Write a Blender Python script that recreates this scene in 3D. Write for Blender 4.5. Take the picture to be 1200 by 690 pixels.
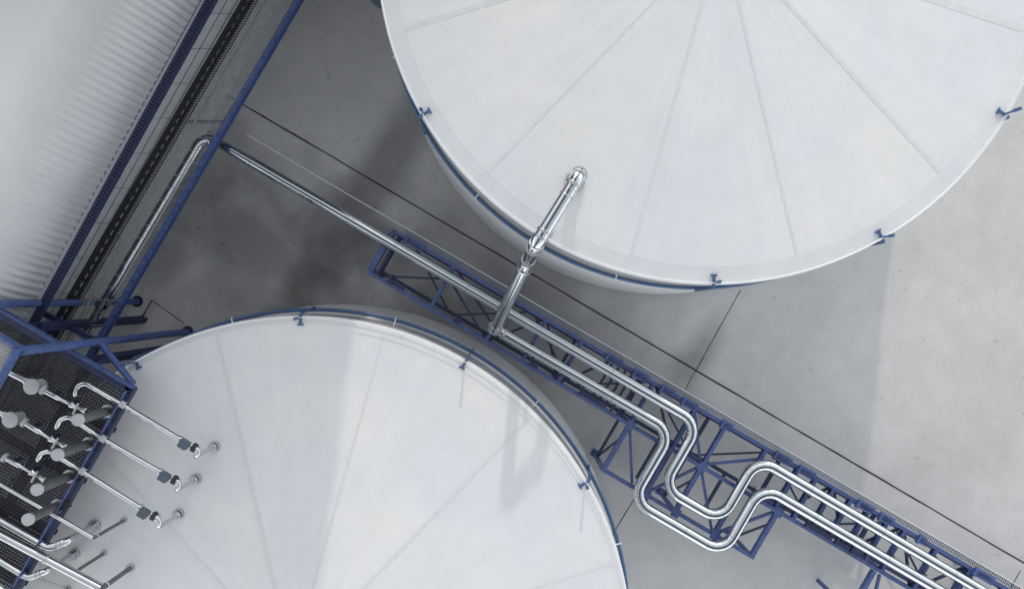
import bpy, bmesh, math, random
from mathutils import Vector, Matrix
random.seed(7)
R = math.radians
scene = bpy.context.scene
for o in list(bpy.data.objects):
    bpy.data.objects.remove(o, do_unlink=True)
C = scene.collection

# ------------------------------------------------------------------ camera, sky, sun, exposure
S = 0.03            # metres of ground per photo pixel
H = 24.0            # drone height above the slab
cam_d = bpy.data.cameras.new('camera')
cam_d.sensor_width = 36.0
cam_d.lens = 24.0
cam_d.clip_start = 0.1
cam_d.clip_end = 2000
cam = bpy.data.objects.new('camera', cam_d)
cam.location = (0, 0, H)
cam.rotation_euler = (0, 0, 0)
C.objects.link(cam)
scene.camera = cam

SUN_EL = R(22.5)
SUN_AZ = math.atan2(0.105, 1.0)          # a touch east of the top of the picture
w = bpy.data.worlds.new('World')
scene.world = w
w.use_nodes = True
nt = w.node_tree
bg = nt.nodes['Background']
sky = nt.nodes.new('ShaderNodeTexSky')
sky.sky_type = 'NISHITA'
sky.sun_disc = False
sky.sun_elevation = SUN_EL
sky.sun_rotation = SUN_AZ
sky.air_density = 1.2
sky.dust_density = 0.3
sky.ozone_density = 1.0
hs = nt.nodes.new('ShaderNodeHueSaturation')
hs.inputs['Saturation'].default_value = 0.16
nt.links.new(sky.outputs[0], hs.inputs['Color'])
nt.links.new(hs.outputs[0], bg.inputs['Color'])
bg.inputs['Strength'].default_value = 0.15
sd = bpy.data.lights.new('sun', 'SUN')
sd.energy = 0.6
sd.angle = R(1.2)
sd.color = (1.0, 0.93, 0.83)
sun = bpy.data.objects.new('sun', sd)
sun_dir = Vector((math.sin(SUN_AZ) * math.cos(SUN_EL), math.cos(SUN_AZ) * math.cos(SUN_EL), math.sin(SUN_EL)))
sun.rotation_euler = (-sun_dir).to_track_quat('-Z', 'Y').to_euler()
sun.location = sun_dir * 60
C.objects.link(sun)
vs = scene.view_settings
vs.view_transform = 'Standard'
vs.look = 'None'
vs.gamma = 1
vs.use_curve_mapping = False
vs.exposure = 1.0

# ------------------------------------------------------------------ helpers
def P(px, py, z=0.0):
    """plan position of a point seen at (px, py) in the drone view, standing at height z"""
    k = S * (1 - z / H)
    return Vector(((px - 600) * k, (345 - py) * k, z))

class MB:
    """collects shapes into one mesh"""
    def __init__(s):
        s.bm = bmesh.new()
    def hexa(s, v):
        vv = [s.bm.verts.new(p) for p in v]
        for f in ((3, 2, 1, 0), (4, 5, 6, 7), (0, 1, 5, 4), (1, 2, 6, 5), (2, 3, 7, 6), (3, 0, 4, 7)):
            s.bm.faces.new([vv[i] for i in f])
    def bar(s, a, b, wd, ht, up=(0, 0, 1)):
        a, b = Vector(a), Vector(b)
        d = (b - a).normalized()
        up = Vector(up)
        if abs(d.dot(up)) > 0.98:
            up = Vector((0.863, -0.504, 0))
        x = d.cross(up).normalized() * (wd / 2)
        y = x.cross(d).normalized() * (ht / 2)
        s.hexa([a - x - y, a + x - y, a + x + y, a - x + y, b - x - y, b + x - y, b + x + y, b - x + y])
    def ibeam(s, a, b, wd, ht, t=0.02):
        a, b = Vector(a), Vector(b)
        z = Vector((0, 0, ht / 2 - t / 2))
        s.bar(a + z, b + z, wd, t)
        s.bar(a - z, b - z, wd, t)
        s.bar(a, b, t, ht - 2 * t)
    def channel(s, a, b, wd, ht, t=0.015):
        a, b = Vector(a), Vector(b)
        d = (b - a).normalized()
        x = d.cross(Vector((0, 0, 1))).normalized() * (wd / 2 - t / 2)
        s.bar(a + x, b + x, t, ht)
        s.bar(a - x, b - x, t, ht)
        z = Vector((0, 0, -ht / 2 + t / 2))
        s.bar(a + z, b + z, wd - 2 * t, t)
    def tube(s, pts, r, seg=20, cap=True):
        pts = [Vector(p) for p in pts]
        n = len(pts)
        rr = r if isinstance(r, (list, tuple)) else [r] * n
        tang = []
        for i in range(n):
            if i == 0: t = pts[1] - pts[0]
            elif i == n - 1: t = pts[-1] - pts[-2]
            else: t = (pts[i + 1] - pts[i]).normalized() + (pts[i] - pts[i - 1]).normalized()
            tang.append(t.normalized())
        ref = Vector((0, 0, 1))
        if abs(tang[0].dot(ref)) > 0.95: ref = Vector((0.863, -0.504, 0))
        u = tang[0].cross(ref).normalized()
        rings = []
        for i in range(n):
            t = tang[i]
            u = (u - t * u.dot(t)).normalized()
            v = t.cross(u)
            rings.append([s.bm.verts.new(pts[i] + (u * math.cos(2 * math.pi * k / seg) + v * math.sin(2 * math.pi * k / seg)) * rr[i]) for k in range(seg)])
        for i in range(n - 1):
            A, B = rings[i], rings[i + 1]
            for k in range(seg):
                s.bm.faces.new((A[k], A[(k + 1) % seg], B[(k + 1) % seg], B[k]))
        if cap:
            s.bm.faces.new(rings[0][::-1])
            s.bm.faces.new(rings[-1])
    def band(s, p, d, r, ln, seg=20):
        d = Vector(d).normalized()
        p = Vector(p)
        s.tube([p - d * ln / 2, p + d * ln / 2], r, seg)
    def lathe(s, prof, cx=0, cy=0, seg=192, fz=None):
        rings = []
        for (r, z) in prof:
            if r < 1e-4:
                rings.append([s.bm.verts.new((cx, cy, z))])
            else:
                ring = []
                for k in range(seg):
                    a = 2 * math.pi * k / seg
                    dz = fz(r, a) if fz else 0
                    ring.append(s.bm.verts.new((cx + r * math.sin(a), cy - r * math.cos(a), z + dz)))
                rings.append(ring)
        for A, B in zip(rings, rings[1:]):
            for k in range(seg):
                k2 = (k + 1) % seg
                if len(B) == 1: s.bm.faces.new((A[k], A[k2], B[0]))
                elif len(A) == 1: s.bm.faces.new((A[0], B[k2], B[k]))
                else: s.bm.faces.new((A[k], A[k2], B[k2], B[k]))
    def poly(s, pts, z0, z1):
        lo = [s.bm.verts.new((p[0], p[1], z0)) for p in pts]
        hi = [s.bm.verts.new((p[0], p[1], z1)) for p in pts]
        n = len(pts)
        s.bm.faces.new(hi); s.bm.faces.new(lo[::-1])
        for i in range(n):
            s.bm.faces.new((lo[i], lo[(i + 1) % n], hi[(i + 1) % n], hi[i]))
    def mark(s):
        s.bm.faces.ensure_lookup_table(); s.n0 = len(s.bm.faces)
    def slot1(s):
        s.bm.faces.ensure_lookup_table()
        for f in s.bm.faces[s.n0:]: f.material_index = 1
    def build(s, name, mat, parent=None, smooth=True, bevel=0, mat2=None, sharp=38):
        bm = s.bm
        bmesh.ops.recalc_face_normals(bm, faces=bm.faces)
        me = bpy.data.meshes.new(name)
        if parent is not None:
            root = parent
            while root.parent: root = root.parent
            bmesh.ops.translate(bm, verts=bm.verts, vec=-root.location)
        bm.to_mesh(me); bm.free()
        if smooth:
            me.polygons.foreach_set('use_smooth', [True] * len(me.polygons))
            me.set_sharp_from_angle(angle=R(sharp))
        me.materials.append(mat)
        if mat2: me.materials.append(mat2)
        o = bpy.data.objects.new(name, me)
        C.objects.link(o)
        if parent is not None: o.parent = parent
        if bevel:
            b = o.modifiers.new('bevel', 'BEVEL'); b.width = bevel; b.segments = 2; b.limit_method = 'ANGLE'
        return o

def thing(name, label, cat, loc, group=None):
    o = bpy.data.objects.new(name, None)
    o.empty_display_size = 0.2
    o.location = loc
    C.objects.link(o)
    o['label'] = label; o['category'] = cat
    if group: o['group'] = group
    return o
def tag(o, label, cat, group=None):
    o['label'] = label; o['category'] = cat
    if group: o['group'] = group
    return o
def structure(o):
    o['kind'] = 'structure'; return o
def spun(o, ang, parent=None):
    """copy of a part turned about the axis of its thing"""
    c = o.copy(); C.objects.link(c)
    c.parent = parent or o.parent
    c.rotation_euler = (0, 0, ang)
    return c
def fillet(pts, rad, n=10):
    """polyline with rounded corners; also the frames on the arcs"""
    pts = [Vector(p) for p in pts]
    out, arcs = [pts[0]], []
    for i in range(1, len(pts) - 1):
        r = rad[i - 1] if isinstance(rad, (list, tuple)) else rad
        p, a, b = pts[i], (pts[i - 1] - pts[i]), (pts[i + 1] - pts[i])
        la, lb = a.length, b.length
        a.normalize(); b.normalize()
        ang = a.angle(b)
        if ang > 3.1:
            out.append(p); continue
        t = min(r / math.tan(ang / 2), la * 0.49, lb * 0.49)
        rr = t * math.tan(ang / 2)
        c = p + (a + b).normalized() * (rr / math.sin(ang / 2))
        s0 = (p + a * t) - c; s1 = (p + b * t) - c
        tot = s0.angle(s1)
        ax = s0.cross(s1).normalized()
        arc = []
        for k in range(n + 1):
            q = c + Matrix.Rotation(tot * k / n, 3, ax) @ s0
            d = ax.cross(q - c).normalized()
            arc.append((q, d)); out.append(q)
        arcs.append(arc)
    out.append(pts[-1])
    return out, arcs

# ------------------------------------------------------------------ materials
def mat(name, col, rough=0.5, metal=0.0, noise=0.0, nscale=4.0, bump=0.0, bscale=30.0, spec=0.5, rvar=0.0):
    m = bpy.data.materials.new(name)
    m.use_nodes = True
    t = m.node_tree; b = t.nodes['Principled BSDF']
    b.inputs['Base Color'].default_value = (*col, 1)
    b.inputs['Roughness'].default_value = rough
    b.inputs['Metallic'].default_value = metal
    b.inputs['Specular IOR Level'].default_value = spec
    tc = t.nodes.new('ShaderNodeTexCoord')
    if noise or rvar:
        n = t.nodes.new('ShaderNodeTexNoise'); n.inputs['Scale'].default_value = nscale
        n.inputs['Detail'].default_value = 6; n.inputs['Roughness'].default_value = 0.6
        t.links.new(tc.outputs['Object'], n.inputs['Vector'])
        if noise:
            cr = t.nodes.new('ShaderNodeValToRGB')
            cr.color_ramp.elements[0].position = 0.3; cr.color_ramp.elements[1].position = 0.7
            cr.color_ramp.elements[0].color = (*[c * (1 - noise) for c in col], 1)
            cr.color_ramp.elements[1].color = (*[min(1, c * (1 + noise * 0.5)) for c in col], 1)
            t.links.new(n.outputs['Fac'], cr.inputs['Fac'])
            t.links.new(cr.outputs['Color'], b.inputs['Base Color'])
        if rvar:
            mr = t.nodes.new('ShaderNodeMapRange')
            mr.inputs['To Min'].default_value = max(0.02, rough - rvar); mr.inputs['To Max'].default_value = rough + rvar
            t.links.new(n.outputs['Fac'], mr.inputs['Value'])
            t.links.new(mr.outputs['Result'], b.inputs['Roughness'])
    if bump:
        n2 = t.nodes.new('ShaderNodeTexNoise'); n2.inputs['Scale'].default_value = bscale; n2.inputs['Detail'].default_value = 5
        t.links.new(tc.outputs['Object'], n2.inputs['Vector'])
        bp = t.nodes.new('ShaderNodeBump'); bp.inputs['Strength'].default_value = bump; bp.inputs['Distance'].default_value = 0.02
        t.links.new(n2.outputs['Fac'], bp.inputs['Height'])
        t.links.new(bp.outputs['Normal'], b.inputs['Normal'])
    return m

def concrete_mat():
    m = bpy.data.materials.new('concrete_slab'); m.use_nodes = True
    t = m.node_tree; L = t.links; b = t.nodes['Principled BSDF']
    b.inputs['Roughness'].default_value = 0.85
    b.inputs['Specular IOR Level'].default_value = 0.3
    tc = t.nodes.new('ShaderNodeTexCoord')
    def noise(scale, detail=6, rough=0.6, dist=0.0):
        n = t.nodes.new('ShaderNodeTexNoise'); n.inputs['Scale'].default_value = scale
        n.inputs['Detail'].default_value = detail; n.inputs['Roughness'].default_value = rough
        n.inputs['Distortion'].default_value = dist
        L.new(tc.outputs['Object'], n.inputs['Vector']); return n
    def ramp(src, p0, c0, p1, c1):
        r = t.nodes.new('ShaderNodeValToRGB'); e = r.color_ramp.elements
        e[0].position = p0; e[1].position = p1
        e[0].color = (c0, c0, c0, 1); e[1].color = (c1, c1, c1, 1)
        L.new(src, r.inputs['Fac']); return r
    def mul(a, c, fac=1.0):
        x = t.nodes.new('ShaderNodeMix'); x.data_type = 'RGBA'; x.blend_type = 'MULTIPLY'
        x.inputs['Factor'].default_value = fac
        L.new(a, x.inputs['A']); L.new(c, x.inputs['B']); return x.outputs['Result']
    base = t.nodes.new('ShaderNodeRGB'); base.outputs[0].default_value = (0.56, 0.56, 0.557, 1)
    big = ramp(noise(0.22, 5, 0.55, 0.6).outputs['Fac'], 0.3, 0.88, 0.7, 1.05)
    mid = ramp(noise(1.3, 7, 0.65, 0.4).outputs['Fac'], 0.3, 0.92, 0.7, 1.04)
    fine = ramp(noise(26, 4, 0.7).outputs['Fac'], 0.3, 0.92, 0.7, 1.05)
    spots = ramp(noise(3.2, 3, 0.5).outputs['Fac'], 0.27, 0.78, 0.34, 1.0)
    c = mul(base.outputs[0], big.outputs['Color'])
    c = mul(c, mid.outputs['Color']); c = mul(c, fine.outputs['Color']); c = mul(c, spots.outputs['Color'])
    # slab shade painted into the colour as ragged dark patches, plus damp blotches
    def shade_stain(px, py, lx, ly, ang, dark, rag=0.9, soft=0.5):
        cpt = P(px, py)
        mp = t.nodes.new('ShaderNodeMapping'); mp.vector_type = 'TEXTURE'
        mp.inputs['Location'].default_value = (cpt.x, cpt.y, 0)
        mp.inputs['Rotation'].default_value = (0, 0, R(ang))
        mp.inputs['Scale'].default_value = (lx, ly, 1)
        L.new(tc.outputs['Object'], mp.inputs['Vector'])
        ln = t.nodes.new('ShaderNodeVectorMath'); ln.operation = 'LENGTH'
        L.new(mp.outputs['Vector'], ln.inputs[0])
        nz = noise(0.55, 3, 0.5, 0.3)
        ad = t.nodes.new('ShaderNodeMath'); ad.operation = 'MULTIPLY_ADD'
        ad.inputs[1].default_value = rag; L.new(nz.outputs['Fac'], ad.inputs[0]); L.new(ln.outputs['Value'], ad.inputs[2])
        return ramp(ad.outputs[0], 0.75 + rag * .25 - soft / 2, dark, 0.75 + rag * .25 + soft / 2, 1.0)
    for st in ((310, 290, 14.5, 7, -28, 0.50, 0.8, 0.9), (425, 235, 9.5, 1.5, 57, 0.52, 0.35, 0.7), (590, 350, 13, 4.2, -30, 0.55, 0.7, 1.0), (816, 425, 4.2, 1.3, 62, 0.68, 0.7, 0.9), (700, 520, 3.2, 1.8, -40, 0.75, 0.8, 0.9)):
        c = mul(c, shade_stain(*st).outputs['Color'])
    L.new(c, b.inputs['Base Color'])
    bp = t.nodes.new('ShaderNodeBump'); bp.inputs['Strength'].default_value = 0.25; bp.inputs['Distance'].default_value = 0.01
    L.new(noise(40, 5).outputs['Fac'], bp.inputs['Height']); L.new(bp.outputs['Normal'], b.inputs['Normal'])
    return m

def tank_mat():
    m = mat('tank_paint', (0.67, 0.672, 0.675), 0.5, bump=0.05, bscale=3)
    t = m.node_tree; L = t.links; b = t.nodes['Principled BSDF']
    tc = t.nodes.new('ShaderNodeTexCoord')
    def noise(scale, detail, vec=None):
        n = t.nodes.new('ShaderNodeTexNoise'); n.inputs['Scale'].default_value = scale; n.inputs['Detail'].default_value = detail
        L.new(vec or tc.outputs['Object'], n.inputs['Vector']); return n.outputs['Fac']
    def ramp(src, p0, c0, p1, c1):
        r = t.nodes.new('ShaderNodeValToRGB'); e = r.color_ramp.elements
        e[0].position = p0; e[1].position = p1; e[0].color = (*c0, 1); e[1].color = (*c1, 1)
        L.new(src, r.inputs['Fac']); return r.outputs['Color']
    # rain streaks run down the cone: noise in polar coordinates about the tank's axis
    sx = t.nodes.new('ShaderNodeSeparateXYZ'); L.new(tc.outputs['Object'], sx.inputs[0])
    at = t.nodes.new('ShaderNodeMath'); at.operation = 'ARCTAN2'
    L.new(sx.outputs['X'], at.inputs[0]); L.new(sx.outputs['Y'], at.inputs[1])
    ln = t.nodes.new('ShaderNodeVectorMath'); ln.operation = 'LENGTH'; L.new(tc.outputs['Object'], ln.inputs[0])
    cx = t.nodes.new('ShaderNodeCombineXYZ')
    mm = t.nodes.new('ShaderNodeMath'); mm.operation = 'MULTIPLY'; mm.inputs[1].default_value = 14; L.new(at.outputs[0], mm.inputs[0])
    m2 = t.nodes.new('ShaderNodeMath'); m2.operation = 'MULTIPLY'; m2.inputs[1].default_value = 0.22; L.new(ln.outputs['Value'], m2.inputs[0])
    L.new(mm.outputs[0], cx.inputs[0]); L.new(m2.outputs[0], cx.inputs[1])
    c = ramp(noise(0.35, 4), .35, (0.655, 0.665, 0.69), .65, (0.70, 0.698, 0.692))
    for src, lo in ((noise(1.0, 5, cx.outputs[0]), .978), (noise(2.5, 6), .98), (noise(0.9, 3), .985)):
        x = t.nodes.new('ShaderNodeMix'); x.data_type = 'RGBA'; x.blend_type = 'MULTIPLY'; x.inputs['Factor'].default_value = 1
        L.new(c, x.inputs['A']); L.new(ramp(src, .3, (lo, lo, lo * .995), .62, (1.01, 1.01, 1.01)), x.inputs['B']); c = x.outputs['Result']
    L.new(c, b.inputs['Base Color'])
    return m

def sheet_mat():
    """pale coated sheet, the shade at its foot painted into the colour, streaked along the ribs"""
    m = mat('corrugated_sheet', (0.7, 0.7, 0.7), 0.5)
    t = m.node_tree; L = t.links; b = t.nodes['Principled BSDF']
    tc = t.nodes.new('ShaderNodeTexCoord')
    sx = t.nodes.new('ShaderNodeSeparateXYZ'); L.new(tc.outputs['Object'], sx.inputs[0])
    mp = t.nodes.new('ShaderNodeMapping'); mp.inputs['Scale'].default_value = (1.6, 1.6, 0.25); L.new(tc.outputs['Object'], mp.inputs['Vector'])
    n = t.nodes.new('ShaderNodeTexNoise'); n.inputs['Scale'].default_value = 1.0; n.inputs['Detail'].default_value = 5; L.new(mp.outputs[0], n.inputs['Vector'])
    ad = t.nodes.new('ShaderNodeMath'); ad.operation = 'MULTIPLY_ADD'; ad.inputs[1].default_value = 0.7
    dt = t.nodes.new('ShaderNodeVectorMath'); dt.operation = 'DOT_PRODUCT'; dt.inputs[1].default_value = (-0.877, 0.4805, 0)
    L.new(tc.outputs['Object'], dt.inputs[0])
    a2 = t.nodes.new('ShaderNodeMath'); a2.operation = 'ADD'; L.new(dt.outputs['Value'], a2.inputs[0]); L.new(sx.outputs['Z'], a2.inputs[1])
    L.new(n.outputs['Fac'], ad.inputs[0]); L.new(a2.outputs[0], ad.inputs[2])
    mr = t.nodes.new('ShaderNodeMapRange'); mr.inputs['From Min'].default_value = 0.203 * H + 1.0; mr.inputs['From Max'].default_value = 0.203 * H + 4.2
    L.new(ad.outputs[0], mr.inputs['Value'])
    r = t.nodes.new('ShaderNodeValToRGB'); e = r.color_ramp.elements
    e[0].position = 0; e[1].position = 1; e[0].color = (0.32, 0.34, 0.36, 1); e[1].color = (0.80, 0.80, 0.79, 1)  # first tone is the painted shade at the foot
    L.new(mr.outputs[0], r.inputs['Fac']); L.new(r.outputs[0], b.inputs['Base Color'])
    return m

M = dict(
    concrete=concrete_mat(),
    joint=mat('joint_sealant', (0.035, 0.035, 0.037), 0.8),
    tank=tank_mat(),
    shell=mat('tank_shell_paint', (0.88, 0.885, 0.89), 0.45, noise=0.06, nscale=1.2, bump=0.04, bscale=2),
    seam=mat('tank_seam_paint', (0.635, 0.637, 0.64), 0.5, noise=0.08, nscale=5),
    wall=mat('wall_cladding', (0.78, 0.785, 0.79), 0.45, noise=0.04, nscale=0.5),
    plinth=mat('wall_plinth', (0.70, 0.71, 0.715), 0.6, noise=0.06, nscale=1.5),
    steel=mat('stainless_cladding', (0.74, 0.77, 0.79), 0.09, 1.0, noise=0.06, nscale=3, rvar=0.04, bump=0.03, bscale=4),
    steel_dark=mat('stainless_flange', (0.52, 0.54, 0.55), 0.28, 1.0, noise=0.15, nscale=12, rvar=0.08),
    galv=mat('galvanised_pipe', (0.66, 0.68, 0.69), 0.13, 1.0, noise=0.12, nscale=5, rvar=0.05),
    blue=mat('blue_steel_paint', (0.068, 0.112, 0.28), 0.45, noise=0.38, nscale=9, bump=0.08),
    navy=mat('navy_steel_paint', (0.022, 0.03, 0.085), 0.5, noise=0.25, nscale=6),
    ring=mat('ring_pipe_paint', (0.055, 0.12, 0.25), 0.4, noise=0.2, nscale=5),
    white=mat('white_rail_paint', (0.82, 0.83, 0.84), 0.4),
    grate=mat('deck_grating', (0.035, 0.037, 0.045), 0.6, 0.3, noise=0.3, nscale=3),
    grate_light=mat('walkway_grating', (0.37, 0.38, 0.39), 0.6, 0.2, noise=0.2, nscale=4),
    footing=mat('footing_concrete', (0.55, 0.55, 0.55), 0.8, noise=0.15, nscale=3),
    alu=sheet_mat(),
    plinth_grey=mat('plinth_grey', (0.62, 0.63, 0.64), 0.6, noise=0.1, nscale=1.5),
    tray=mat('tray_paint', (0.13, 0.16, 0.25), 0.5, noise=0.2, nscale=4),
    shell_shade=mat('painted_shell_shade', (0.36, 0.37, 0.39), 0.5, noise=0.08, nscale=1.5),  # shade on the white shell above the ring, painted in as grey
    plate=mat('galvanised_plate', (0.74, 0.755, 0.765), 0.55, 0.2, noise=0.14, nscale=2.5),
    stand=mat('standpipe_steel', (0.17, 0.18, 0.185), 0.5, 0.6, noise=0.2, nscale=6),
    cap=mat('pale_cap_paint', (0.42, 0.44, 0.45), 0.5, noise=0.1, nscale=8),
    box=mat('actuator_paint', (0.07, 0.10, 0.13), 0.45, noise=0.2, nscale=10),
    shade_block_mat=mat('shade_block_dark', (0.06, 0.065, 0.07), 0.6, noise=0.1, nscale=1),  # for the added unseen block, dark so it bounces little light
    black_steel=mat('black_mesh_steel', (0.018, 0.02, 0.03), 0.6, noise=0.2, nscale=6),
    dark_strip=mat('painted_reflection', (0.10, 0.15, 0.19), 0.3, 0.8, noise=0.2, nscale=3),  # painted stand-in for the dark reflection along the pipe crown
    black=mat('black_rubber', (0.02, 0.02, 0.022), 0.6),
    cable=mat('pale_conduit', (0.55, 0.57, 0.58), 0.5),
)

# ------------------------------------------------------------------ ground
g = MB()
for i in range(1):
    v = [g.bm.verts.new(p) for p in ((-300, -300, 0), (300, -300, 0), (300, 300, 0), (-300, 300, 0))]
    g.bm.faces.new(v)
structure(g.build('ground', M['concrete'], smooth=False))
def joint(a, b, wd, n=14):
    """a hairline-wandering sealed joint in the slab, one strip 4 mm above it"""
    j = MB()
    a, b = P(*a), P(*b)
    d = (b - a); x = Vector((-d.y, d.x, 0)).normalized()
    prev = None
    for i in range(n + 1):
        p = a + d * i / n + x * random.uniform(-0.006, 0.006)
        hw = wd / 2 * random.uniform(0.75, 1.25)
        q = (j.bm.verts.new(p + x * hw + Vector((0, 0, .004))), j.bm.verts.new(p - x * hw + Vector((0, 0, .004))))
        if prev: j.bm.faces.new((prev[0], prev[1], q[1], q[0]))
        prev = q
    return structure(j.build('ground_joint', M['joint'], smooth=False))
joint((200, 73), (1290, 712), 0.055, 60)
joint((868, 340), (803, 456), 0.03)
joint((758, 560), (700, 655), 0.03)
joint((735, 686), (690, 770), 0.03)
joint((178, 352), (167, 371), 0.05, 4)
joint((178, 352), (216, 379), 0.03, 6)
joint((1196, 668), (1120, 800), 0.03)

# ------------------------------------------------------------------ storage tanks
def storage_tank(ctr, r_top, r_ring, r_base, z_top, z_ring, label, slope, seam0, rim=0.953, rim_h=.085, hide_bracket=()):
    cx, cy = ctr
    t = thing('storage_tank', label, 'storage tank', (cx, cy, 0), 'white storage tanks')
    m = MB()
    m.lathe([(r_base - .02, .2), (r_top + .02, z_ring - .02), (r_top + .02, z_ring)], cx, cy)
    m.build('shell', M['shell'], t)
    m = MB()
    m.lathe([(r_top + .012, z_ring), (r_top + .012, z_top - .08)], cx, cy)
    m.build('upper_shell_shaded', M['shell_shade'], t, sharp=20)
    m = MB()
    m.lathe([(r_base, 0), (r_base, .17), (r_base - .02, .20), (r_top, .21)], cx, cy)
    m.build('foundation_ring', M['footing'], t)
    # weld lines round the shell
    m = MB()
    for f in (.2, .4, .6, .8):
        if z_top * f > z_ring - .1: continue
        rw = r_top + .02 + (r_base - .04 - r_top) * (1 - z_top * f / z_ring) + .006
        m.lathe([(rw - .006, z_top * f - .02), (rw, z_top * f), (rw - .006, z_top * f + .02)], cx, cy)
    m.build('shell_weld', M['seam'], t)
    # roof: rim lip, sloped rim band, step, sagging cone
    m = MB()
    rb = r_top * rim
    n = 14
    prof = [(r_top - .03, z_top - .10), (r_top + .03, z_top - .10), (r_top + .035, z_top - .02), (r_top + .01, z_top), (rb + .012, z_top + rim_h), (rb, z_top + rim_h - .004), (rb - .02, z_top + rim_h + .01)]
    zc = z_top + rim_h + .01
    for i in range(1, n + 1):
        r = (rb - .02) * (1 - i / n)
        prof.append((r, zc + (rb - .02 - r) * slope))
    def sag(r, a):
        if r > rb - .05: return 0
        q = r / rb
        return -0.02 * math.sin(6 * (a - seam0)) ** 2 * math.sin(math.pi * min(1, q)) 
    m.lathe(prof, cx, cy, 240, sag)
    roof = m.build('roof', M['tank'], t, sharp=9)
    apex = zc + (rb - .02) * slope
    # lapped radial seams
    m = MB()
    prev = None
    N = 24
    for i in range(N + 1):
        r = .5 + (rb - .04 - .5) * i / N
        z = zc + (rb - .02 - r) * slope + .008
        a = (Vector((cx - .03, cy - r, z)), Vector((cx + .03, cy - r, z)), Vector((cx + .03, cy - r, z - .03)), Vector((cx - .03, cy - r, z - .03)))
        vv = [m.bm.verts.new(p) for p in a]
        if prev:
            for k in range(4):
                m.bm.faces.new((prev[k], prev[(k + 1) % 4], vv[(k + 1) % 4], vv[k]))
        else: m.bm.faces.new(vv)
        prev = vv
    m.bm.faces.new(prev[::-1])
    s0 = m.build('roof_seam', M['seam'], roof, smooth=False)
    s0.rotation_euler.z = seam0
    s0.scale.x = 1.2
    for k in range(1, 12): spun(s0, seam0 + k * math.pi / 6).scale.x = (1.2, 1.7, 2.9, 1.1, 1.5, 1.0, 1.9, 1.3, 1.1, 2.2, 1.0, 1.4)[k]
    m = MB()
    m.lathe([(0.6, apex - .06), (0.6, apex + .03), (0.55, apex + .05), (0, apex + .06)], cx, cy, 48)
    m.build('apex_plate', M['tank'], roof)
    # cooling ring pipe
    m = MB()
    pts = [(cx + r_ring * math.sin(R(a)), cy - r_ring * math.cos(R(a)), z_ring) for a in range(0, 361, 2)]
    m.tube(pts, .055, 10)
    ringo = m.build('cooling_ring', M['ring'], t)
    m = MB()
    m.bar((cx, cy - r_ring - .07, z_ring + .075), (cx, cy - r_top, z_ring + .075), .032, .03)
    m.bar((cx, cy - r_ring - .075, z_ring - .04), (cx, cy - r_ring - .075, z_ring + .09), .032, .02)
    c0 = m.build('ring_clip', M['white'], ringo, smooth=False)
    c0.rotation_euler.z = R(15)
    for k in range(1, 12): spun(c0, R(15 + 30 * k))
    # rim brackets: foot on the rim band, arm over the edge, strap down to the ring, paddle upright
    m = MB()
    y0 = cy - r_top
    m.bar((cx - .085, y0 + .22, z_top + .07), (cx + .085, y0 + .22, z_top + .07), .045, .04)
    m.bar((cx, y0 + .22, z_top + .09), (cx, y0 - .10, z_top + .05), .065, .05)
    m.tube([(cx, y0 + .04, z_top + .02), (cx, y0 + .04, z_top + .50)], .028, 8)
    m.bar((cx, y0 + .04, z_top + .42), (cx, y0 + .04, z_top + .66), .085, .035)
    dz = z_top - z_ring
    m.bar((cx, y0 - .10, z_top + .06), (cx, cy - r_ring - .07, z_ring - .06), .07, .05, (1, 0, 0))
    b0 = m.build('rim_bracket', M['ring'], t, smooth=False)
    for k in range(1, 12):
        if k not in hide_bracket: spun(b0, R(30 * k))
    # low rail wire round the rim
    m = MB()
    rr = r_top - .02
    for zz in (.10, .19):
        m.tube([(cx + rr * math.sin(R(a)), cy - rr * math.cos(R(a)), z_top + zz) for a in range(0, 361, 3)], .011, 6)
    rl = m.build('rim_rail', M['white'], t)
    m = MB(); m.tube([(cx, cy - rr, z_top - .01), (cx, cy - rr, z_top + .20)], .012, 6)
    p0 = m.build('rail_post', M['white'], rl)
    for k in range(1, 60): spun(p0, R(6 * k))
    return t
K = S
zu, zl = 0.261 * H, 0.197 * H
cu = P(835.6, -60.7, zu); cl = P(353.1, 756.7, zl)
upper_tank = storage_tank((cu.x, cu.y), 290.5 * K, 293.5 * K, 299.5 * K, zu, 0.193 * H,
    'white tank at the top right with a stainless pipe bent down onto its roof', .085, R(15))
lower_tank = storage_tank((cl.x, cl.y), 309.7 * K, 315.5 * K, 319.5 * K, zl, 0.144 * H,
    'white tank at the bottom left with several pipe inlets on its half shaded roof', .085, R(15), 0.984, .04)
# dark junction box on the side of the upper tank
m = MB()
a = P(449, 1, .17 * H)
m.bar(a + Vector((-.14, 0, -.15)), a + Vector((-.14, 0, .15)), .3, .26)
m.bar(a + Vector((-.05, .05, .02)), a + Vector((.35, .1, .02)), .08, .08)
m.build('junction_box', M['box'], upper_tank, smooth=False, bevel=.01)

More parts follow.
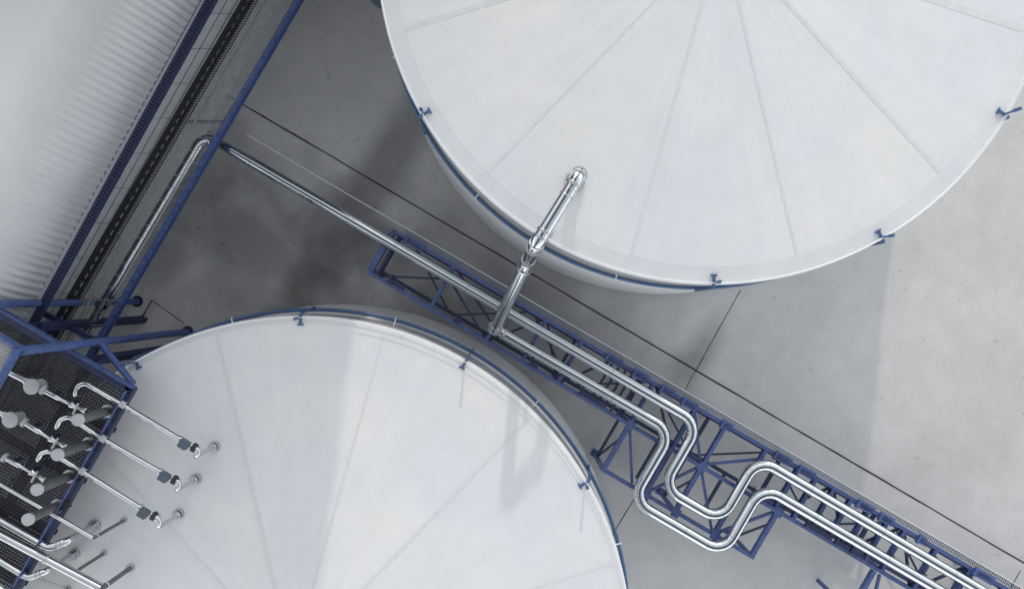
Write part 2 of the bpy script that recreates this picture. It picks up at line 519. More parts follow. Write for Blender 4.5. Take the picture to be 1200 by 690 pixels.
# ------------------------------------------------------------------ tall building on the left
nw = Vector((0.877, -0.4805, 0)).normalized()           # wall faces the yard
aw = Vector((0.4805, 0.877, 0)).normalized()            # along the wall, towards the top of the picture
d_wall = 384 * S
ctrw = -nw * d_wall                                     # foot of the perpendicular
s0, s1 = -34.0, 320 * S
bt = thing('factory_building', 'pale corrugated metal building with rounded eaves at the left edge', 'building', ctrw)
def wp(s, z, off=0.0): return ctrw + aw * s + nw * off + Vector((0, 0, z))
z_pl = 0.198 * H
ze, rad_e = 0.203 * H, 1.30
prof_w = [(0, z_pl), (0, ze)]
for i in range(1, 13):
    a = math.pi / 2 * i / 12
    prof_w.append((-rad_e * (1 - math.cos(a)), ze + rad_e * math.sin(a)))
prof_w.append((-30, ze + rad_e))
m = MB()
pitch, amp = 0.22, 0.024
nx = int((s1 - s0) / pitch) * 8
cols = []
for i in range(nx + 1):
    s = s0 + (s1 - s0) * i / nx
    k = amp * max(-1, min(1, 1.5 * math.sin(2 * math.pi * ((s / pitch) % 1))))
    col = []
    for q, (o_, z_) in enumerate(prof_w):
        if q < 2: n_ = (1, 0)
        else:
            a = math.pi / 2 * (q - 1) / 12
            n_ = (math.cos(a), math.sin(a)) if q < len(prof_w) - 1 else (0, 1)
        f = 1.0 if q < 5 else max(0, 1 - (q - 4) * .115)
        col.append(m.bm.verts.new(wp(s, z_ + n_[1] * k * f, o_ + n_[0] * k * f)))
    cols.append(col)
for A_, B_ in zip(cols, cols[1:]):
    for q in range(len(prof_w) - 1):
        m.bm.faces.new((A_[q], B_[q], B_[q + 1], A_[q + 1]))
m.build('wall', M['alu'], bt)
m = MB()
rz = ze + rad_e - .06
q = [wp(s0, 0, -rad_e - .02), wp(s1, 0, -rad_e - .02), wp(s1, 0, -30), wp(s0, 0, -30)]
m.poly([(p.x, p.y) for p in q], ze - .5, rz)
m.build('roof_slab', M['plinth'], bt, smooth=False)
m = MB(); m.bar(wp(s0, ze + .01, .02), wp(s1, ze + .01, .02), .15, .30); m.build('base_trim', M['alu'], bt, smooth=False)
m = MB()
q = [wp(s0, 0, -.62), wp(s1, 0, -.62), wp(s1, 0, -4.5), wp(s0, 0, -4.5)]
m.poly([(p.x, p.y) for p in q], 0, z_pl - .01)
m.build('plinth', M['plinth_grey'], bt, smooth=False)
for zz in (0.148 * H, 0.122 * H):
    m = MB(); m.bar(wp(s0, zz, -.612), wp(s1, zz, -.612), .012, .03); m.build('panel_joint', M['box'], bt, smooth=False)
# unseen tall block added beyond the top of the view to shade the left
def unseen_block(name, label, pts, h):
    cx_ = sum(p[0] for p in pts) / len(pts); cy_ = sum(p[1] for p in pts) / len(pts)
    t = thing(name, label, 'building', (cx_, cy_, 0))
    m = MB(); m.poly(pts, 0, h); m.build('wall', M['shade_block_mat'], t, smooth=False)
    for i in range(len(pts)):
        a, b = Vector((*pts[i], h)), Vector((*pts[(i + 1) % len(pts)], h))
        m = MB(); m.bar(a, b, .3, .25); m.build('shade_block_cap', M['plinth'], t, smooth=False)
unseen_block('shade_block', 'tall dark unseen block added beyond the top edge to shade the left side', [(x * S, y * S) for x, y in ((-760, 388), (-105, 388), (-105, 800), (-760, 800))], 0.62 * H)

# ------------------------------------------------------------------ gallery walkway along the wall
ga = thing('walkway_gallery', 'long steel gallery with mesh walkway and blue edge beam along the corrugated wall', 'walkway', P(180, 190, 0))
zg = 0.135 * H
def gl(x0, y0, x1, y1, z, ya=-140, yb=430):
    f = lambda y: P(x0 + (x1 - x0) * (y - y0) / (y1 - y0), y, z)
    return f(ya), f(yb)
zn = 0.20 * H
A, B = gl(246, 0, 42, 367, zn + .16, -160, 400)
m = MB(); m.channel(A, B, .34, .16); m.build('wall_girder', M['navy'], ga, smooth=False)
# lattice infill of the girder
m = MB()
n = 150
for i in range(n):
    p = A + (B - A) * i / n
    q = A + (B - A) * (i + .5) / n
    side = (B - A).normalized().cross(Vector((0, 0, 1)))
    m.bar(p + side * .14 + Vector((0, 0, .06)), q - side * .14 + Vector((0, 0, .06)), .06, .012)
m.build('lattice', M['navy'], ga, smooth=False)
# mesh guard rail (dark) on the inner side of the walkway
A, B = gl(297, 0, 67, 391, zg, -160, 440)
D = (B - A).normalized(); side = D.cross(Vector((0, 0, 1)))
m = MB()
m.ibeam(A + Vector((0, 0, -.10)), B + Vector((0, 0, -.10)), .12, .2)
m.build('inner_girder', M['black_steel'], ga, smooth=False)
m = MB()
m.bar(A + Vector((0, 0, .50)), B + Vector((0, 0, .50)), .05, .05)
for q in (.12, .2, .28, .36, .43): m.bar(A + Vector((0, 0, q)), B + Vector((0, 0, q)), .03, .02)
L_ = (B - A).length
k = 0.0
while k < L_:
    m.bar(A + D * k, A + D * k + Vector((0, 0, .5)), .03, .03)
    m.bar(A + D * k + Vector((0, 0, .25)) - side * .02, A + D * k + Vector((0, 0, .25)) + side * .09, .13, .04)
    k += .30
m.build('guard_rail', M['black_steel'], ga, smooth=False)
A2, B2 = gl(349, 0, 118, 394, zg, -160, 440)
m = MB()
m.ibeam(A2 + Vector((0, 0, -.10)), B2 + Vector((0, 0, -.10)), .16, .22)
m.build('edge_beam', M['blue'], ga, smooth=False)
m = MB()
m.bar(A2 + Vector((0, 0, .16)) + side * .0, B2 + Vector((0, 0, .16)), .03, .03)
for i in range(46):
    p = A2 + (B2 - A2) * (i + .5) / 46
    m.bar(p, p + Vector((0, 0, .15)), .025, .025)
m.build('toe_rail', M['blue'], ga, smooth=False)
# grating between
m = MB()
wv = (A2 - A); wv.z = 0
nb = 15
for i in range(1, nb):
    p = A + (A2 - A) * i / nb; q = B + (B2 - B) * i / nb
    if .44 < i / nb < .97: q = p + (q - p) * .52          # the deck is left open above the pipe
    m.bar(p, q, .017, .03)
k, n_ = 0.0, 0
while k < L_:
    f = k / L_
    p = A + (B - A) * f; q = A2 + (B2 - A2) * f
    if f > .525 and n_ % 5: q = p + (q - p) * .44
    m.bar(p + Vector((0, 0, .006)), q + Vector((0, 0, .006)), .018, .012)
    k += .088; n_ += 1
m.build('grating', M['grate_light'], ga, smooth=False)
# pale cover plate between the wall girder and the inner girder, with two lap lines and butt joints
zc_ = zg + .22
A3, B3 = gl(253, 0, 49, 370, zc_, -160, 430)
A4, B4 = gl(291, 0, 63, 389, zc_, -160, 430)
m = MB(); m.poly([A3, A4, B4, B3], zc_ - .02, zc_); m.build('cover_plate', M['plate'], ga, smooth=False)
m = MB()
for q in (.36, .68):
    m.bar(A3 + (A4 - A3) * q + Vector((0, 0, .004)), B3 + (B4 - B3) * q + Vector((0, 0, .004)), .014, .012)
k = 0.4
while k < L_:
    f = k / L_
    m.bar(A3 + (B3 - A3) * f + Vector((0, 0, .002)), A4 + (B4 - A4) * f + Vector((0, 0, .002)), .010, .008); k += 1.25
m.build('plate_joint', M['box'], ga, smooth=False)
for f in (.02, .13, .5):
    m = MB()
    p = A + (B - A) * f + Vector((0, 0, -.28)); q = A2 + (B2 - A2) * f + Vector((0, 0, -.28))
    p2 = p - (q - p) * .55
    m.bar(p2, q, .10, .12)
    m.build('cross_beam', M['navy'], ga, smooth=False)
# thin service pipes under the grating
for i, (off, rad) in enumerate(((.22, .025),)):
    m = MB()
    p = A + (A2 - A) * off + Vector((0, 0, -.18)); q = B + (B2 - B) * off + Vector((0, 0, -.18))
    m.tube([p, q], rad, 8)
    m.build('service_line', M['cable'], ga)

# ------------------------------------------------------------------ pipe rack
DX, DY = 0.8635, 0.5043
def RK(a, b, z):
    return P(432 + DX * a + DY * b, 319 + DY * a - DX * b, 0.10 * H).xy.to_3d() + Vector((0, 0, z))
zr = 0.10 * H
def RQ(a, b, z):
    """rack grid point whose view position is kept for height z"""
    return P(432 + DX * a + DY * b, 319 + DY * a - DX * b, z)
rk = thing('pipe_rack', 'blue steel pipe rack running diagonally between the two white tanks', 'pipe rack', RK(450, 28, 0))
AEND = 960
def part(name, matk, shapes, parent=None, bevel=0):
    m = MB()
    for sh in shapes:
        getattr(m, sh[0])(*sh[1:])
    return m.build(name, M[matk], parent or rk, smooth=False, bevel=bevel)
zb = zr - .13
# long beams: lower edge and upper edge
part('long_beam', 'blue', [('ibeam', RK(0, 0, zb), RK(AEND, 0, zb), .12, .24)])
part('long_beam', 'blue', [('ibeam', RK(2, 57, zb), RK(AEND, 57, zb), .12, .24)])
# low level long beams
part('low_beam', 'navy', [('ibeam', RK(0, 3, .55), RK(AEND, 3, .55), .12, .18)])
part('low_beam', 'navy', [('ibeam', RK(0, 54, .55), RK(AEND, 54, .55), .12, .18)])
cross = [0, 83, 159, 208, 257, 355, 412, 453, 508, 552, 576, 600, 624, 648, 674, 697, 740, 786, 832, 878, 924]
for a in cross:
    wd = .20 if a in (0,) else .11
    part('cross_beam', 'blue', [('ibeam', RK(a, 2, zb + .005), RK(a, 55, zb + .005), wd, .2)])
# double end portal
part('cross_beam', 'navy', [('ibeam', RK(9, 2, zb - .02), RK(9, 55, zb - .02), .10, .18)])
for a in (300, 309, 318, 327, 336):          # close set pipe guides
    part('pipe_guide', 'navy', [('bar', RK(a, 3, zb + .13), RK(a, 55, zb + .13), .075, .06)])
# legs down to the slab
legs = [0, 159, 257, 355, 453, 558, 697, 832, 924]
for a in legs:
    for b in (1, 56):
        p = RK(a, b, 0)
        part('leg', 'blue' , [('ibeam', p, p + Vector((0, 0, .01)), .28, .02), ('bar', p + Vector((0, 0, .02)), RK(a, b, zr - .26), .14, .14)])
    part('low_cross_beam', 'navy', [('bar', RK(a, 4, .55), RK(a, 53, .55), .10, .14)])
# plan bracing
br = [(12, 2, 80, 38), (86, 40, 156, 2), (86, 55, 156, 20), (162, 2, 205, 55), (211, 55, 254, 2), (260, 2, 300, 55),
      (360, 55, 410, 2), (560, 2, 598, 55), (604, 55, 645, 2), (651, 2, 694, 55), (700, 55, 738, 2), (744, 2, 784, 55), (790, 55, 830, 2), (836, 2, 876, 55), (882, 55, 922, 2)]
for a, b, c, d in br:
    part('brace', 'navy', [('bar', RK(a, b, zb - .09), RK(c, d, zb - .09), .075, .075)])
# cranked low level braces
for i, a in enumerate(range(20, 900, 88)):
    p, q = ((a, 3), (a + 80, 54)) if i % 2 else ((a, 54), (a + 80, 3))
    part('low_brace', 'navy', [('bar', RK(p[0], p[1], .62), RK(q[0], q[1], .62), .06, .06)])
# bracket plates on the upper beam
for a, ln in ((30, 26), (300, 22), (336, 20), (372, 18), (402, 20), (452, 14), (528, 22), (560, 22), (640, 22), (668, 18), (716, 10), (800, 26), (850, 20)):
    part('bracket_plate', 'blue', [('bar', RK(a - ln / 2, 60, zr + .06), RK(a + ln / 2, 60, zr + .06), .075, .07), ('bar', RK(a - ln / 2, 52.5, zr + .03), RK(a + ln / 2, 52.5, zr + .03), .06, .08), ('bar', RK(a - ln / 2 + 2, 50, zr + .05), RK(a - ln / 2 + 2, 61, zr + .05), .07, .1)])
for a, ln in ((36, 20), (660, 16), (300, 30), (608, 34), (640, 18), (120, 8), (222, 10)):
    part('bracket_plate', 'navy', [('bar', RK(a - ln / 2, 5, zr + .03), RK(a + ln / 2, 5, zr + .03), .12, .1), ('bar', RK(a - ln / 2, 1, zr + .04), RK(a - ln / 2, 12, zr + .04), .07, .1)])
# saddles that carry the pipes
def saddle(a, b):
    part('pipe_saddle', 'navy', [('bar', RK(a, b - 6.5, zr + .045), RK(a, b + 6.5, zr + .045), .11, .07)])
for a in (83, 159, 257, 600, 648, 697, 740, 786, 832, 878): saddle(a, 42)
for a in (208, 257, 600, 648, 697, 740, 786, 832, 878): saddle(a, 17.5)
# outrigger frame under the expansion loop
zo = zb
ob = -61.5
part('outrigger_edge_beam', 'blue', [('bar', RK(352, ob, zo), RK(560, ob, zo), .11, .16)])
for a, b0_, b1_ in ((355, -3, ob + 2), (412, -3, ob + 2), (453, -3, ob + 2), (506, -3, ob + 2), (557, -3, ob + 2)):
    part('outrigger_beam', 'blue', [('bar', RK(a, b0_, zo + .004), RK(a, b1_, zo + .004), .13, .17)])
for a, b, c, d in ((358, -4, 393, ob + 3), (450, -4, 414, ob + 3), (456, -4, 502, ob + 3), (554, -4, 510, ob + 4), (456, 4, 506, 40), (450, 4, 414, 52)):
    part('outrigger_brace', 'blue', [('bar', RK(a, b, zo - .06), RK(c, d, zo - .06), .08, .08)])
for a in (355, 453, 557):
    p = RK(a, ob, 0)
    part('leg', 'blue', [('bar', p, RK(a, ob, zo - .08), .12, .12), ('bar', p, p + Vector((0, 0, .02)), .26, .26)])
    part('low_outrigger_beam', 'navy', [('bar', RK(a, ob + 2, .6), RK(a, 3, .6), .08, .12)])
    part('knee_brace', 'navy', [('bar', RK(a, ob + 2, .65), RK(a, -20, zo - .1), .06, .06)])
for a in (412, 506):
    part('low_outrigger_beam', 'navy', [('bar', RK(a, ob + 2, .6), RK(a, 3, .6), .08, .12)])
for a, b in ((453, 0), (355, 0), (557, 0), (453, ob), (412, ob), (506, ob)):
    part('gusset_plate', 'blue', [('bar', RK(a - 5, b, zo + .125), RK(a + 5, b, zo + .125), .30, .012)])
# second outrigger near the frame's bottom edge
part('outrigger_beam', 'blue', [('bar', RK(690, -3, zo + .004), RK(690, -58, zo + .004), .13, .17)])
part('outrigger_beam', 'blue', [('bar', RK(760, -3, zo + .004), RK(760, -58, zo + .004), .13, .17)])
part('outrigger_edge_beam', 'blue', [('bar', RK(688, -58, zo), RK(762, -58, zo), .11, .16)])
part('outrigger_brace', 'blue', [('bar', RK(700, -4, zo - .06), RK(716, -55, zo - .06), .08, .08)])
part('outrigger_brace', 'blue', [('bar', RK(756, -6, zo - .06), RK(716, -55, zo - .06), .08, .08)])
part('leg', 'blue', [('bar', RK(690, -58, 0), RK(690, -58, zo - .08), .12, .12)])
# cable tray along the upper edge
m = MB()
for b in (60.5, 66.0):
    m.bar(RK(10, b, zr - .02), RK(AEND, b, zr - .02), .012, .07)
k = 12
while k < AEND:
    m.bar(RK(k, 60.5, zr - .04), RK(k, 66, zr - .04), .03, .012); k += 2.6
m.build('cable_tray', M['tray'], rk, smooth=False)

# pale conduit that runs from the gallery along the rack
m = MB()
m.tube([RQ(-205, 67.5, zr + .02), RQ(-100, 66.5, zr - .01), RQ(0, 66.8, zr + .03), RK(AEND, 66.8, zr + .03)], .018, 8)
tag(m.build('conduit', M['cable']), 'thin pale conduit following the upper edge of the blue rack', 'conduit')

# ------------------------------------------------------------------ clad pipes
def reflection_strip(m, path, r, wd=.062, off=.012):
    """the dark sky reflection of the cladding painted as a thin strip lying along the crown of the pipe"""
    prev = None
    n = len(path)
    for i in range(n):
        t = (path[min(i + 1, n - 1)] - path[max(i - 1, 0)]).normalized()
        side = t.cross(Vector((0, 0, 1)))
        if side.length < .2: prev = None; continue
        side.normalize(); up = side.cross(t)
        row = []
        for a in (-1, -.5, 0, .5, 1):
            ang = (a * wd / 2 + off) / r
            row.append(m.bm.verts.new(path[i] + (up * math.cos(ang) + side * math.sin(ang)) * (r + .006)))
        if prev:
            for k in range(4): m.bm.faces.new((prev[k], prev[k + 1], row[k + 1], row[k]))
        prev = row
def clad_pipe(name, pts, rad, r, label, cat, step=2.6, group=None, matk='steel', seg=24, arcn=10, ring_arc=2, parent_loc=None, strip_from=0):
    path, arcs = fillet(pts, rad, arcn)
    t = thing(name, label, cat, parent_loc or Vector(pts[0]), group)
    m = MB(); m.tube(path, r, seg)
    m.mark()
    acc = 0.0; nextp = step * .5
    for p, q in zip(path, path[1:]):
        ln = (q - p).length
        if ln > .5:
            d = (q - p) / ln
            x = step * .5
            while x < ln:
                m.band(p + d * x, d, r * 1.012 + .001, .03, seg); x += step
    for arc in arcs:
        for i in range(0, len(arc), ring_arc):
            m.band(arc[i][0], arc[i][1], r * 1.012 + .001, .02, seg)
    m.slot1()
    pb = m.build('pipe_body', M[matk], t, mat2=M['steel_dark'])
    m = MB(); reflection_strip(m, path[strip_from:], r); m.build('painted_reflection', M['dark_strip'], pb)
    return t
zp = zr + .25
rp = .172
def AB(a, b): return RK(a, b, zp)
V0 = RQ(-247, 42.3, zp)
gp = P(98, 396, zp)
clad_pipe('process_pipe', [gp, V0, AB(421, 42), AB(421, -42.5), AB(499, -42.5), AB(499, 42), AB(AEND, 40)], [.42, .6, .6, .6, .6], rp,
          'long stainless pipe on the rack that also runs under the mesh walkway', 'pipe', group='pipes on the rack', strip_from=11)
P2s = AB(174, 18.5)
p2 = clad_pipe('process_pipe', [P2s, AB(398, 18.5), AB(398, -73), AB(520, -73), AB(520, 17), AB(AEND, 16)], [.6, .6, .6, .6], rp,
          'stainless pipe on the near side of the blue rack, making the wider expansion loop', 'pipe', group='pipes on the rack')
# riser from the rack up over the rim of the upper tank
z1, zm, z2 = zp + .02, 0.27 * H, 0.335 * H
e0 = AB(162, 19.5)
q1 = P(580, 385, 0.15 * H)
q2 = P(619, 305, 0.238 * H)
q3 = P(627, 289, 0.325 * H)
q4 = P(680, 202, 0.332 * H)
rc = Vector((q4.x, q4.y, zu + .22))
rs = thing('riser_pipe', 'shiny stainless pipe climbing from the rack and over the rim of the top right tank', 'pipe', e0)
path, arcs = fillet([P2s - Vector((0, 0, 0)), e0 - Vector((0.05, -.03, 0)), q1, q2, q3 + Vector((0, 0, 0)), q4, rc], [.16, .3, .3, .3, .3], 8)
path = [P2s] + path[1:]
rr_ = .172
m = MB(); m.tube(path, rr_, 24); m.mark()
for arc in arcs:
    for i in (0, 4, 8):
        m.band(arc[i][0], arc[i][1], rr_ + .03, .05, 24)
m.slot1(); body = m.build('pipe_body', M['steel'], rs, mat2=M['steel_dark'])
run = []
for i, p in enumerate(path):
    t_ = (path[min(i + 1, len(path) - 1)] - path[max(i - 1, 0)]).normalized()
    if t_.cross(Vector((0, 0, 1))).length > .3: run.append(p)
    if (t_.cross(Vector((0, 0, 1))).length <= .3 or i == len(path) - 1) and len(run) > 2:
        m = MB(); reflection_strip(m, run, rr_, .05, -.01); m.build('painted_reflection', M['dark_strip'], body); run = []
def flange(p, d, r, ln, parent, name='flange', mk='steel_dark', seg=24):
    m = MB(); m.band(p, d, r, ln, seg); return m.build(name, M[mk], parent, bevel=.008)
dq = (q4 - q3).normalized()
flange(q3 + dq * .42, dq, rr_ + .025, .07, rs)
flange(q3 + dq * 1.6, dq, rr_ + .008, .03, rs, 'cladding_band')
flange(q4 - dq * .62, dq, rr_ + .01, .03, rs, 'cladding_band')
flange(q4 - dq * .30, dq, rr_ + .05, .06, rs)
flange(rc + Vector((0, 0, .55)), (0, 0, 1), rr_ + .05, .06, rs)
flange(rc + Vector((0, 0, .08)), (0, 0, 1), rr_ + .09, .12, rs, 'roof_collar')
dr = (P2s - e0).normalized()
flange(P2s - dr * .02, dr, rr_ + .045, .07, rs)
flange(P2s - dr * .16, dr, rr_ + .03, .04, rs)
d12 = (q2 - q1).normalized()
flange(q2 - d12 * .35, d12, rr_ + .05, .06, rs)

# ------------------------------------------------------------------ platforms at the left
zd = 0.25 * H
pl = thing('access_platform', 'dark grated platform at the lower left carrying rows of valves and standpipes', 'platform', P(100, 560, 0))
cB = P(158, 455, zd)
e1 = Vector((-.862, .507, 0)); e2 = Vector((-.5, -.866, 0))
def PD(u, v, z=zd):
    k = S * (1 - zd / H)
    return Vector((cB.x, cB.y, 0)) + e1 * (u * k) + e2 * (v * k) + Vector((0, 0, z))
U, Vv = 300, 330
m = MB()
k = 3.0
while k < U:
    m.bar(PD(k, 2), PD(k, Vv), .03, .035); k += 3.0
k = 4.0
while k < Vv:
    m.bar(PD(2, k, zd + .004), PD(U, k, zd + .004), .03, .025); k += 3.6
m.build('grating', M['grate'], pl, smooth=False)
for a_, b_, mk_ in (((0, 0), (U, 0), 'blue'), ((0, 0), (0, Vv), 'navy')):
    m = MB(); m.bar(PD(*a_, zd - .02), PD(*b_, zd - .02), .05, .2); m.build('edge_beam', M[mk_], pl, smooth=False)
for a_, b_ in (((2, 4.5), (U, 4.5)), ((5, 2), (5, Vv))):
    m = MB(); m.bar(PD(*a_, zd + .05), PD(*b_, zd + .05), .19, .03); m.build('kick_plate', M['navy'], pl, smooth=False)
for v in (60, 130, 200, 270):
    m = MB(); m.ibeam(PD(0, v, zd - .18), PD(U, v, zd - .18), .14, .24); m.build('deck_beam', M['navy'], pl, smooth=False)
for u in (70, 150, 230):
    m = MB(); m.ibeam(PD(u, 0, zd - .46), PD(u, Vv, zd - .46), .16, .26); m.build('deck_girder', M['navy'], pl, smooth=False)
for u, v in ((70, 6), (150, 6), (230, 6)):
    p = PD(u, v, 0)
    m = MB(); m.bar(p, p + Vector((0, 0, zd - .6)), .2, .2); m.build('column', M['navy'], pl, smooth=False)
# guard rail posts on the outer edges
for i in range(9):
    p = PD(2, 4 + i * 40)
    m = MB(); m.bar(p, p + Vector((0, 0, .3)), .035, .035); m.build('rail_post', M['navy'], pl, smooth=False)
m = MB(); m.bar(PD(2, 2, zd + .3), PD(2, Vv, zd + .3), .035, .035); m.build('guard_rail', M['blue'], pl, smooth=False)
m = MB(); m.bar(PD(2, 2, zd + .3), PD(U, 2, zd + .3), .035, .035); m.build('guard_rail', M['navy'], pl, smooth=False)

# upper landing with its round columns
zt = 0.346 * H
ul = thing('upper_landing', 'small paler grated landing with blue edge on tall blue columns at the left edge', 'platform', P(222, 388, 0))
kq = [P(22, 407, zt), P(-70, 352, zt), P(-125, 448, zt), P(-33, 503, zt)]
m = MB()
for i in range(1, 26):
    f = i / 26
    m.bar(kq[0] + (kq[3] - kq[0]) * f, kq[1] + (kq[2] - kq[1]) * f, .02, .03)
for i in range(1, 40):
    f = i / 40
    m.bar(kq[0] + (kq[1] - kq[0]) * f + Vector((0, 0, .004)), kq[3] + (kq[2] - kq[3]) * f + Vector((0, 0, .004)), .035, .02)
m.build('grating', M['grate_light'], ul, smooth=False)
for i in range(4):
    m = MB(); m.bar(kq[i], kq[(i + 1) % 4], .07, .24); m.build('edge_beam', M['blue'], ul, smooth=False)
f1 = P(220, 388.5, 0)
m = MB(); m.tube([f1, f1 + Vector((0, 0, zt - .1))], .11, 20); m.build('column', M['blue'], ul)
m = MB(); m.band(f1 + Vector((0, 0, .015)), (0, 0, 1), .2, .03); m.build('base_plate', M['navy'], ul)
f2 = P(161, 353, 0)
m = MB(); m.tube([f2, f2 + Vector((0, 0, zt - .1))], .11, 20); m.build('column', M['blue'], ul)
m = MB(); m.band(f2 + Vector((0, 0, .015)), (0, 0, 1), .2, .03); m.build('base_plate', M['navy'], ul)
m = MB(); m.tube([Vector((f1.x, f1.y, .215 * H)), P(156, 449, .243 * H)], .085, 16); m.build('raking_brace', M['blue'], ul)
m = MB(); m.bar(P(38, 360, .17 * H), P(112, 399, .17 * H), .14, .16); m.build('tie_beam', M['navy'], ul, smooth=False)

# ------------------------------------------------------------------ inlet pipes over the lower tank
def roof_z(p):
    r = math.hypot(p.x - cl.x, p.y - cl.y)
    rb = 309.7 * K * .984
    return zl + .05 + max(0, rb - r) * .085
def land(px, py):
    """roof point seen at px,py"""
    z = zl + .3
    for _ in range(8): z = roof_z(P(px, py, z))
    return P(px, py, z)
inlets = [
    ([(87, 465), (92, 452), (101, 449), (144, 474)], (219, 519), (252, 523), 'topmost'),
    ([(65, 503), (71, 492), (81, 488), (121, 514)], (196, 557), (230, 561), 'middle'),
    ([(43, 541), (49, 531), (58, 528), (97, 552)], (172, 599), (210, 602), 'lowest'),
]
zi = 0.262 * H
for hook, bx, nz, word in inlets:
    h = [P(x, y, zi) for x, y in hook]
    nzp = land(*nz)
    top = Vector((nzp.x, nzp.y, zi))
    labels = {'topmost': 'curved inlet pipe nearest the platform corner, ending highest on the roof of the lower tank',
              'middle': 'curved inlet pipe between two others, crossing from the grated platform to the white roof',
              'lowest': 'curved inlet pipe furthest from the platform corner, with the lowest of the three valve boxes'}
    t = thing('inlet_pipe', labels[word], 'pipe', Vector((h[3].x, h[3].y, zd)), 'three curved inlet pipes with valve boxes')
    b = P(bx[0], bx[1], zi)
    dirn = (b - h[3]).normalized()
    e = top - dirn * 0.0
    # the run bends sideways a little behind the valve and drops on the nozzle
    aft = b + dirn * .42
    pth, arcs = fillet([h[0] - Vector((0, 0, .55)), h[0], h[1], h[2], h[3]], [.12, .14, .16], 6)
    m = MB(); m.tube(pth + [b], .070, 16); body = m.build('pipe_body', M['galv'], t)
    pth2, _ = fillet([b, aft, top + Vector((0, 0, -.02)), nzp - Vector((0, 0, .05))], [.3, .2], 8)
    m = MB(); m.tube(pth2, .060, 14); m.build('end_bend', M['galv'], t)
    flange(h[3], dirn, .092, .13, t, 'clamp', 'cap')
    flange(h[3] + dirn * .16, dirn, .08, .05, t, 'flange', 'galv')
    v = MB(); v.bar(b - dirn * .13 + Vector((0, 0, .14)), b + dirn * .11 + Vector((0, 0, .14)), .22, .20)
    vo = v.build('valve_box', M['box'], t, smooth=False, bevel=.02)
    flange(b - dirn * .2, dirn, .11, .05, t, 'flange', 'galv')
    flange(b + dirn * .22, dirn, .12, .10, t, 'gasket', 'black')
    flange(b + dirn * .33, dirn, .10, .05, t, 'flange', 'galv')
    flange(nzp + Vector((0, 0, .05)), (0, 0, 1), .15, .10, t, 'roof_collar', 'steel_dark')
    flange(nzp + Vector((0, 0, .16)), (0, 0, 1), .115, .05, t, 'flange', 'galv')

# valve stations on the platform
zv = zd + .35
stations = [((51, 457), (84, 474), (92, 478), (101, 481), 'valve line nearest the platform corner, a white flange at its end'),
            ((29, 495), (60, 514), (68, 518), (78, 523), 'valve line in the middle of the platform between two hooked pipes'),
            ((6, 536), (37, 553), (44, 557), (53, 562), 'valve line at the left edge, lowest of the three on the platform')]
for a_, b_, c_, d_, lab in stations:
    a, b, c, d = (P(*q, zv) for q in (a_, b_, c_, d_))
    dirn = (b - a).normalized()
    t = thing('valve_line', lab, 'valve', Vector((a.x, a.y, zd)), 'valve lines on the grated platform')
    m = MB(); m.tube([a, a + (b - a) * .55, a + (b - a) * .62, b], [.072, .072, .045, .045], 14); m.build('pipe_body', M['galv'], t)
    flange(a, dirn, .12, .07, t, 'flange', 'cap')
    flange(b, dirn, .09, .05, t, 'flange', 'galv')
    m = MB(); m.tube([b, c, d], [.09, .032, .09], 14); m.build('valve_body', M['galv'], t)
    flange(d, dirn, .10, .04, t, 'flange', 'galv')
    sd_ = dirn.cross(Vector((0, 0, 1)))
    m = MB(); m.bar(c - sd_ * .16 + Vector((0, 0, .12)), c + sd_ * .16 + Vector((0, 0, .12)), .04, .04); m.tube([c, c + Vector((0, 0, .16))], .025, 8)
    m.build('valve_handle', M['cap'], t, smooth=False)
    for q in (a + (b - a) * .25, b - dirn * .05):
        m = MB(); m.bar((q.x, q.y, zd), (q.x, q.y, zv - .05), .06, .06); m.build('support', M['navy'], t, smooth=False)

# standpipes with pale round caps
stands = [((90, 492), 7.2, 0.305, 'round topped standpipe on the platform, nearest the tank side edge'),
          ((66, 533), 7.2, 0.305, 'round topped standpipe on the platform beside the middle hooked pipe'),
          ((42, 574), 7.2, 0.305, 'round topped standpipe just above the thin long pipe'),
          ((31.5, 609), 7.2, 0.300, 'round topped standpipe just below the thin long pipe')]
for (px, py), rpx, zf, lab in stands:
    ztop = zf * H
    tp = P(px, py, ztop)
    rad = rpx * S * (1 - zf)
    t = thing('standpipe', lab, 'standpipe', Vector((tp.x, tp.y, zd)), 'standpipes with pale round caps')
    m = MB(); m.tube([(tp.x, tp.y, zd + .02), (tp.x, tp.y, ztop - .04)], rad * .8, 20); m.build('pipe_body', M['stand'], t)
    m = MB(); m.lathe([(rad * .82, ztop - .08), (rad, ztop - .08), (rad, ztop - .015), (rad * .93, ztop), (0, ztop + .012)], tp.x, tp.y, 28); m.build('cap', M['cap'], t)
    flange((tp.x, tp.y, zd + .05), (0, 0, 1), rad * 1.2, .06, t, 'base_flange', 'steel_dark')
    sx = tp + Vector((.22, .03, 0))
    m = MB(); m.bar((tp.x + rad * .8, tp.y + .02, zd + .12), (tp.x + rad * .8 + .24, tp.y + .06, zd + .12), .16, .14); m.build('outlet_block', M['black'], t, smooth=False, bevel=.015)
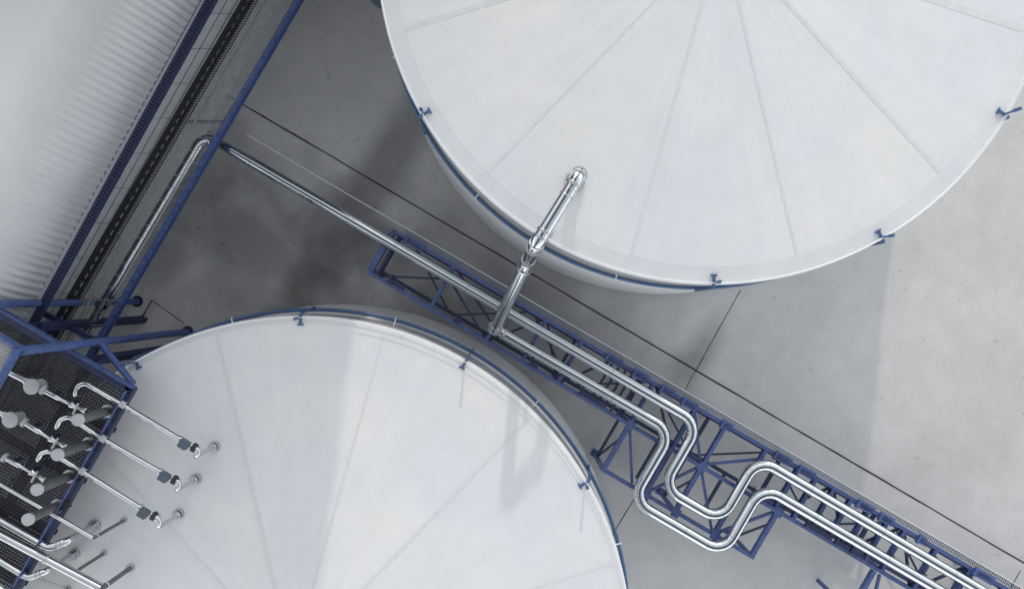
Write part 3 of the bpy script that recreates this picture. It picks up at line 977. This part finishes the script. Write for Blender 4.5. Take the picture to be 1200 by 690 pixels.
for (px, py), lab, fx in (((36, 453), 'pale round blind cap fed by a short pipe, nearest the upper landing', (13, 437)), ((11, 492), 'pale round blind cap fed by a short pipe, at the left edge', (-14, 477))):
    zc_ = zd + .42
    tp = P(px, py, zc_)
    fp = P(*fx, zc_ - .2)
    t = thing('capped_stub', lab, 'pipe', Vector((tp.x, tp.y, zd)), 'capped stubs on the platform')
    m = MB(); m.lathe([(.16, zd + .02), (.16, zc_ - .06), (.205, zc_ - .06), (.205, zc_ - .01), (.19, zc_), (0, zc_ + .01)], tp.x, tp.y, 28); m.build('cap', M['cap'], t)
    m = MB(); m.tube([fp, Vector((tp.x, tp.y, zc_ - .2)) + (fp - tp).xy.to_3d().normalized() * .14], .085, 14); m.build('feed_pipe', M['galv'], t)
    dd = (tp - fp).xy.to_3d().normalized()
    flange(Vector((tp.x, tp.y, zc_ - .2)) - dd * .26, dd, .12, .05, t, 'flange', 'galv')

# ------------------------------------------------------------------ long supply pipes at the bottom left corner
def drop_pipe(start, end, nz, z, r, lab, rad=.14, rings=True, stub=False):
    p0, p1 = P(*start, z), None
    n = land(*nz)
    p1 = Vector((n.x, n.y, z))
    t = thing('supply_pipe', lab, 'pipe', Vector((n.x, n.y, n.z)), 'supply pipes in the lower left corner')
    m = MB(); m.tube([p0, p1 - (p1 - p0).normalized() * .02], r, 18); m.build('pipe_body', M['galv'], t)
    rs_ = max(.045, r * .55)
    m = MB(); m.tube([p1 - Vector((0, 0, r * .4)), n - Vector((0, 0, .05))], rs_, 14); m.build('drop_leg', M['stand'], t)
    flange(p1 - Vector((0, 0, r + .05)), (0, 0, 1), rs_ * 1.5, .05, t, 'flange', 'galv')
    flange(n + Vector((0, 0, .04)), (0, 0, 1), rs_ * 1.8, .08, t, 'roof_collar', 'steel_dark')
    d = (p1 - p0).normalized()
    for f in (.35, .7):
        flange(p0 + (p1 - p0) * f, d, r + .02, .06, t, 'pipe_clamp', 'steel_dark')
    return t
def straight_start(end, back, z):   # start point behind the end along the rack direction
    return (end[0] - back * .862, end[1] - back * .5)
drop_pipe((-75, 523), (111, 629), (146, 609), .268 * H, .055, 'thin supply pipe crossing two standpipes and dropping onto the tank roof')
drop_pipe((-100, 567), (87, 669), (122, 648), .268 * H, .055, 'thin supply pipe lying beside the thickest pipe in the corner')
drop_pipe((-95, 575), (112, 692), (153, 665), .268 * H, .115, 'thickest straight supply pipe in the lower left corner', .25)
drop_pipe((-60, 640), (36, 690), (80, 690), .268 * H, .10, 'thick supply pipe cut by the bottom edge of the view', .25)
for pts, r, lab in (([(-90, 557), (20, 620), (58, 642), (79, 634)], .105, 'thick pipe with a curved end above the thickest straight pipe'),
                    ([(-90, 604), (0, 656), (34, 677), (54, 669)], .09, 'thick pipe with a curved end nearest the bottom left corner')):
    zz = .257 * H
    w_ = [P(x, y, zz) for x, y in pts]
    n = land(pts[-1][0] + 20, pts[-1][1] - 12)
    t = thing('supply_pipe', lab, 'pipe', Vector((w_[-1].x, w_[-1].y, n.z)), 'supply pipes in the lower left corner')
    last = w_[-1]
    pth, arcs = fillet(w_ + [Vector((last.x, last.y, roof_z(last) - .05))], [.3, .26, .12], 8)
    m = MB(); m.tube(pth, r, 18); m.build('pipe_body', M['galv'], t)
    d = (w_[2] - w_[1]).normalized()
    for f in (.5, .72):
        flange(w_[2] + (w_[3] - w_[2]) * f, (w_[3] - w_[2]), r + .02, .035, t, 'pipe_clamp', 'steel_dark')
    flange(Vector((last.x, last.y, roof_z(last) + .04)), (0, 0, 1), r * 1.7, .08, t, 'roof_collar', 'steel_dark')
